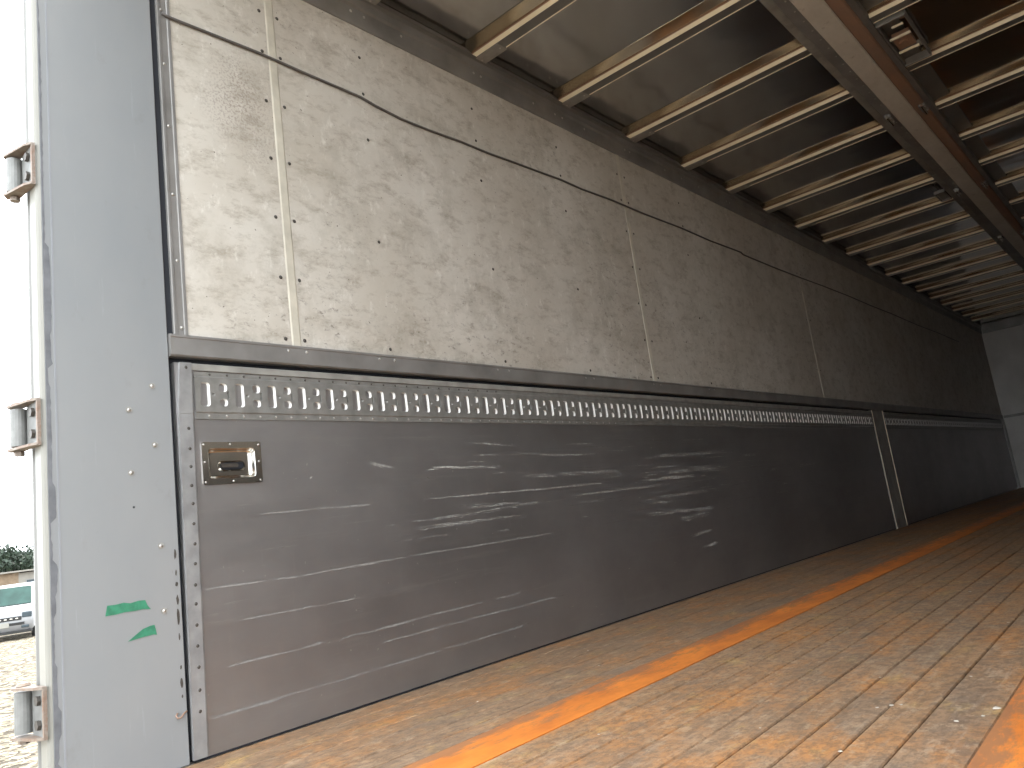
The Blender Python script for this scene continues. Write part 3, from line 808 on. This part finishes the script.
m = MB(); m.tube([(0.003, 0.940, 0.128), (0.010, 0.930, 0.126), (0.012, 0.920, 0.118), (0.008, 0.914, 0.117), (0.004, 0.912, 0.123), (0.004, 0.916, 0.129)], 0.0022, 6)
hk = m.build('wire_hook', MAT['rust'], origin=(0.003, 0.940, 0.128)); tag(hk, 'tiny rusty bent wire hook at the foot of the grey post', 'hook')

# other rear post, out of the frame on the right
m = MB(); m.box(W, W + 0.11, 0.60, 0.64, -0.10, 2.66); tag(m.build('trim_rear_right', MAT['white']), kind='structure')

# ---- door hinges
def hinge(zc, lab, rusty, flip=1):
    h = 0.115; y = 0.612
    t = empty('door_hinge', (-0.03, 0.630, zc), lab, 'hinge', 'door hinges on the white jamb')
    arm = MAT['hinge_rust']
    m = MB(); m.cyl((-0.098, y, zc - h / 2 + 0.012), (0, 0, 1), 0.019, h - 0.024, 18); m.build('knuckle', MAT['hinge'], t)
    m = MB()
    for s in (-1, 1):
        z_ = zc + s * (h / 2 - 0.004)
        pr = [(-0.120, y - 0.012), (-0.104, y - 0.024), (-0.088, y - 0.020), (-0.02, y - 0.004), (0.000, 0.619), (0.003, 0.6285), (-0.02, 0.6297), (-0.09, y + 0.013), (-0.112, y + 0.010)]
        m.prism_z(pr, z_ - 0.003, z_ + 0.003)
    m.prism_z([(-0.004, 0.620), (0.002, 0.621), (0.003, 0.6285), (-0.003, 0.6295)], zc - h / 2 + 0.0035, zc + h / 2 - 0.0035)
    m.build('bracket', arm, t)
    m = MB(); m.box(-0.075, -0.008, 0.6225, 0.6285, zc - h / 2 + 0.006, zc + h / 2 - 0.006, 0.001); m.build('leaf', MAT['hinge'], t)
    for dz in (-0.026, 0.026):
        m = MB(); m.cyl((-0.026, 0.6222, zc + dz), (0, -1, 0), 0.0115, 0.008, 6); m.build('bolt', MAT['darkrivet'], t)
    m = MB(); m.cyl((-0.098, y, zc + h / 2 + 0.0005), (0, 0, 1), 0.017, 0.006, 14, 0.012); m.build('pin_head', arm, t)
    m = MB(); m.cyl((-0.098, y, zc - h / 2 - 0.0005), (0, 0, -1), 0.012, 0.010, 6); m.build('pin_nut', arm, t)
    return t
hinge(1.523, 'topmost door hinge on the white jamb against bright sky', False)
hinge(0.862, 'middle door hinge on the white jamb, rusty bracket with two dark bolts', True)
hinge(0.205, 'lowest door hinge on the white jamb, rusty and seen against gravel', True)

# ---- torn green tape on the post
def tape(pts, lab):
    m = MB(); m.hexa([(0.0004, y, z) for y, z in pts], [(0.0012, y, z) for y, z in pts])
    tag(m.build('green_tape', MAT['tape'], origin=(0.0004, *pts[0])), lab, 'tape', 'torn green tape on the grey post')
tape([(0.762, 0.414), (0.78, 0.413), (0.80, 0.415), (0.815, 0.411), (0.835, 0.414), (0.851, 0.413), (0.856, 0.400), (0.864, 0.389), (0.845, 0.392), (0.825, 0.391), (0.80, 0.392), (0.78, 0.390), (0.757, 0.390)], 'upper wider strip of torn green tape on the grey post')
tape([(0.806, 0.322), (0.825, 0.334), (0.843, 0.345), (0.860, 0.349), (0.871, 0.350), (0.874, 0.336), (0.876, 0.325), (0.868, 0.327), (0.845, 0.326)], 'lower triangular scrap of green tape on the grey post')

# ---- litter on the floor
lit = [(1.614, 1.778, .011), (1.563, 1.677, .007), (1.522, 2.028, .005), (1.423, 1.763, .007), (0.905, 1.425, .004), (0.261, 2.27, .006), (0.463, 2.052, .005), (1.275, 3.338, .008), (1.496, 2.691, .006),
       (1.42, 1.453, .006), (1.333, 1.997, .004), (1.44, 1.77, .006), (1.40, 1.74, .005), (1.60, 1.72, .005), (1.225, 1.55, .004), (0.36, 1.6, .004), (1.1, 1.9, .004), (1.25, 2.3, .005)]
src = []
for k in range(3):
    m = MB(); n_ = 6; A = []; B = []
    for i in range(n_):
        a = 2 * math.pi * i / n_; r = random.uniform(0.5, 1.1)
        A.append((r * math.cos(a), r * math.sin(a) * 1.5, 0)); B.append((r * math.cos(a) * .8, r * math.sin(a) * 1.2, random.uniform(0.15, 0.5)))
    m.hexa(A, B); src.append(m)
meshes = [s.build('floor_scrap', MAT['scrap']) for s in src]
for i, (x, y, s) in enumerate(lit):
    o = meshes[i] if i < 3 else meshes[i % 3].copy()
    if i >= 3: COL.objects.link(o)
    o.location = (x, y, 0.0015); o.scale = (s * 0.75, s * 0.6, s * 0.4); o.rotation_euler = (0, 0, random.uniform(0, 6))
    tag(o, 'tiny pale scrap of litter lying loose on the wooden floor', 'litter', 'pale scraps on the floor')
meshes[0]['label'] = 'larger curled pale scrap beside the orange strip, lower right'

# ------------------------------------------------------------------ outside : car, building, trees
def along(px_ratio, y): return 2.0 - px_ratio * y
# white car, facing the truck; local frame: +X forward, then turned towards the camera
car = empty('parked_car', (-28.0, 8.2, -1.1), 'white parked car seen at left edge between jamb and picture edge', 'car')
ang = math.radians(-24)
cmat = Matrix.Translation((-28.0, 8.2, -1.1)) @ Matrix.Rotation(ang, 4, 'Z')
def cbuild(m, name, mat, parent=None):
    bmesh.ops.recalc_face_normals(m.bm, faces=m.bm.faces[:])
    bmesh.ops.transform(m.bm, matrix=cmat, verts=m.bm.verts[:])
    return m.build(name, mat, parent if parent else car, origin=(-28.0, 8.2, -1.1), fix=True)
car['_o'] = [-28.0, 8.2, -1.1]
def loft_body(prof, hw, inset):
    """side profile (x,z) lofted across y with rounded shoulders"""
    m = MB(); rings = []
    for y, k in ((-hw, 0.90), (-hw + 0.06, 0.985), (-hw * 0.5, 1.0), (hw * 0.5, 1.0), (hw - 0.06, 0.985), (hw, 0.90)):
        cxm, czm = sum(p[0] for p in prof) / len(prof), sum(p[1] for p in prof) / len(prof)
        rings.append([m.bm.verts.new((cxm + (x - cxm) * (0.97 + 0.03 * (k - 0.9) * 10), (y * (1 - inset * max(0, (z - 1.0)))), czm + (z - czm) * k)) for x, z in prof])
    for a, b in zip(rings, rings[1:]):
        for i in range(len(prof)):
            j = (i + 1) % len(prof); f = m.bm.faces.new((a[i], a[j], b[j], b[i])); f.smooth = True
    m.bm.faces.new(rings[0]); m.bm.faces.new(rings[-1][::-1])
    return m
prof = [(0.0, 0.28), (0.02, 0.62), (-0.02, 0.88), (-0.12, 1.00), (-0.70, 1.10), (-1.25, 1.72), (-1.45, 1.80), (-3.4, 1.82), (-3.9, 1.70), (-4.05, 1.1), (-4.1, 0.30)]
cbuild(loft_body(prof, 0.85, 0.12), 'body', MAT['carwhite'])
m = MB(); m.hexa([(-0.70, -0.72, 1.125), (-0.70, 0.72, 1.125), (-1.20, 0.66, 1.68), (-1.20, -0.66, 1.68)], [(-0.66, -0.72, 1.125), (-0.66, 0.72, 1.125), (-1.16, 0.66, 1.70), (-1.16, -0.66, 1.70)]); cbuild(m, 'windscreen', MAT['glass'])
m = MB(); m.box(0.0, 0.035, -0.52, 0.52, 0.62, 0.74, 0.008); gr = cbuild(m, 'grille', MAT['tyre'])
m = MB()
for k in range(6): m.box(0.03, 0.045, -0.45 + 0.16 * k, -0.37 + 0.16 * k, 0.665, 0.70, 0.004)
cbuild(m, 'chrome_trim', MAT['chrome'], gr)
for s in (-1, 1):
    m = MB(); m.box(-0.10, 0.03, s * 0.67 - 0.14, s * 0.67 + 0.14, 0.68, 0.86, 0.03); cbuild(m, 'headlight', MAT['pane'])
    m = MB(); m.box(-0.02, 0.035, s * 0.62 - 0.11, s * 0.62 + 0.11, 0.36, 0.44, 0.015); cbuild(m, 'fog_lamp', MAT['pane'])
    for xx in (-0.72, -3.25):
        m = MB(); m.cyl((xx, s * 0.82 - 0.09, 0.30), (0, 1, 0), 0.30, 0.18, 24); w = cbuild(m, 'wheel', MAT['tyre'])
        m = MB(); m.cyl((xx, s * 0.92 - 0.01, 0.30), (0, 1, 0), 0.18, 0.02, 18); cbuild(m, 'hub', MAT['hinge'], w)
    m = MB(); m.box(-1.02, -0.88, s * 0.97 - 0.09, s * 0.97 + 0.09, 1.12, 1.27, 0.04); cbuild(m, 'mirror', MAT['carwhite'])
    m = MB(); m.hexa([(-1.05, s * 0.852, 1.14), (-3.7, s * 0.852, 1.14), (-3.6, s * 0.80, 1.62), (-1.40, s * 0.80, 1.62)], [(-1.05, s * 0.868, 1.14), (-3.7, s * 0.868, 1.14), (-3.6, s * 0.816, 1.62), (-1.40, s * 0.816, 1.62)]); cbuild(m, 'side_window', MAT['glass'])
m = MB(); m.box(-0.02, 0.045, -0.60, 0.60, 0.47, 0.55, 0.01); cbuild(m, 'lower_grille', MAT['tyre'])
m = MB(); m.box(0.02, 0.055, -0.17, 0.17, 0.42, 0.58, 0.004); cbuild(m, 'number_plate', MAT['white'])
m = MB(); m.box(-0.5, 0.03, -0.78, 0.78, 0.20, 0.30, 0.02); cbuild(m, 'bumper_skirt', MAT['tyre'])

# low tan boarded building behind the car
bl = empty('shed', (-58, 17, -1.1), 'low tan boarded building with a small window behind the car', 'building')
bm_ = Matrix.Translation((-58, 17, -1.1)) @ Matrix.Rotation(math.radians(-15), 4, 'Z')
def bbuild(m, name, mat, parent=bl):
    bmesh.ops.transform(m.bm, matrix=bm_, verts=m.bm.verts[:])
    return m.build(name, mat, parent, origin=(-58, 17, -1.1))
m = MB()
y = -14
while y < 0.2:
    m.box(-0.05, 0.0 + 0.02 * random.random(), y, y + 0.22, 0.0, 2.75); y += 0.225
m.box(-6, -0.05, -14, 0.3, 0.0, 2.75)
bbuild(m, 'boarded_wall', MAT['wood'])
m = MB(); m.box(-6, 0.03, 0.32, 5.0, 0.0, 2.70); bbuild(m, 'plaster_wall', MAT['plaster'])
m = MB(); m.box(0.031, 0.06, 0.7, 1.9, 1.35, 2.25, 0.01); wdw = bbuild(m, 'window', MAT['frame_grey'])
m = MB(); m.box(0.061, 0.07, 0.78, 1.26, 1.42, 2.18); m.box(0.061, 0.07, 1.34, 1.82, 1.42, 2.18); bbuild(m, 'pane', MAT['pane'], wdw)
m = MB(); m.hexa([(-6.3, -14.3, 2.76), (0.35, -14.3, 2.76), (0.35, 5.3, 2.76), (-6.3, 5.3, 2.76)], [(-6.3, -14.3, 3.0), (0.35, -14.3, 2.86), (0.35, 5.3, 2.86), (-6.3, 5.3, 3.0)]); bbuild(m, 'roof', MAT['plaster'])

def tree(x, y, H, lab, seed):
    rnd = random.Random(seed)
    t = empty('tree', (x, y, -1.1), lab, 'tree', 'trees behind the low building')
    m = MB(); m.cyl((x, y, -1.1), (0, 0, 1), 0.22, H * 0.6, 10, 0.12)
    for a in range(4):
        an = a * 1.6 + rnd.random(); m.cyl((x, y, -1.1 + H * (0.35 + 0.05 * a)), (math.cos(an), math.sin(an), 0.9), 0.09, H * 0.25, 7, 0.03)
    m.build('trunk', MAT['bark'], t)
    m = MB()
    lobes = [(rnd.uniform(-1, 1) * H * 0.34, rnd.uniform(-1, 1) * H * 0.34, H * rnd.uniform(0.38, 0.80), H * rnd.uniform(0.16, 0.25)) for _ in range(14)]
    for lx, ly, lz, lr in lobes:
        for _ in range(330):
            v = Vector((rnd.gauss(0, 1), rnd.gauss(0, 1), rnd.gauss(0, 1))).normalized() * lr * rnd.uniform(0.55, 1.05)
            c = Vector((x + lx, y + ly, -1.1 + lz)) + v
            s = rnd.uniform(0.10, 0.24)
            u = Vector((rnd.uniform(-1, 1), rnd.uniform(-1, 1), rnd.uniform(-1, 1))).normalized(); w = u.cross(Vector((rnd.uniform(-1, 1), 0.3, rnd.uniform(-1, 1)))).normalized()
            m.face([c + u * s, c + w * s * 0.6, c - u * s, c - w * s * 0.6])
    m.build('foliage', MAT['leaf'], t, fix=False)
labs = ['bushy green tree behind the low building, leftmost at the picture edge', 'bushy green tree behind the low building, beside the white jamb',
        'bushy green tree hidden behind the white jamb', 'bushy green tree further left beyond the car']
for i, (y, r, H) in enumerate(((22.0, 3.66, 5.8), (26.0, 3.45, 6.0), (31.5, 3.18, 6.8), (18.0, 4.15, 5.2))):
    tree(2.0 - r * y, y, H, labs[i], 11 + i)

for o in bpy.data.objects:
    if '_o' in o: del o['_o']
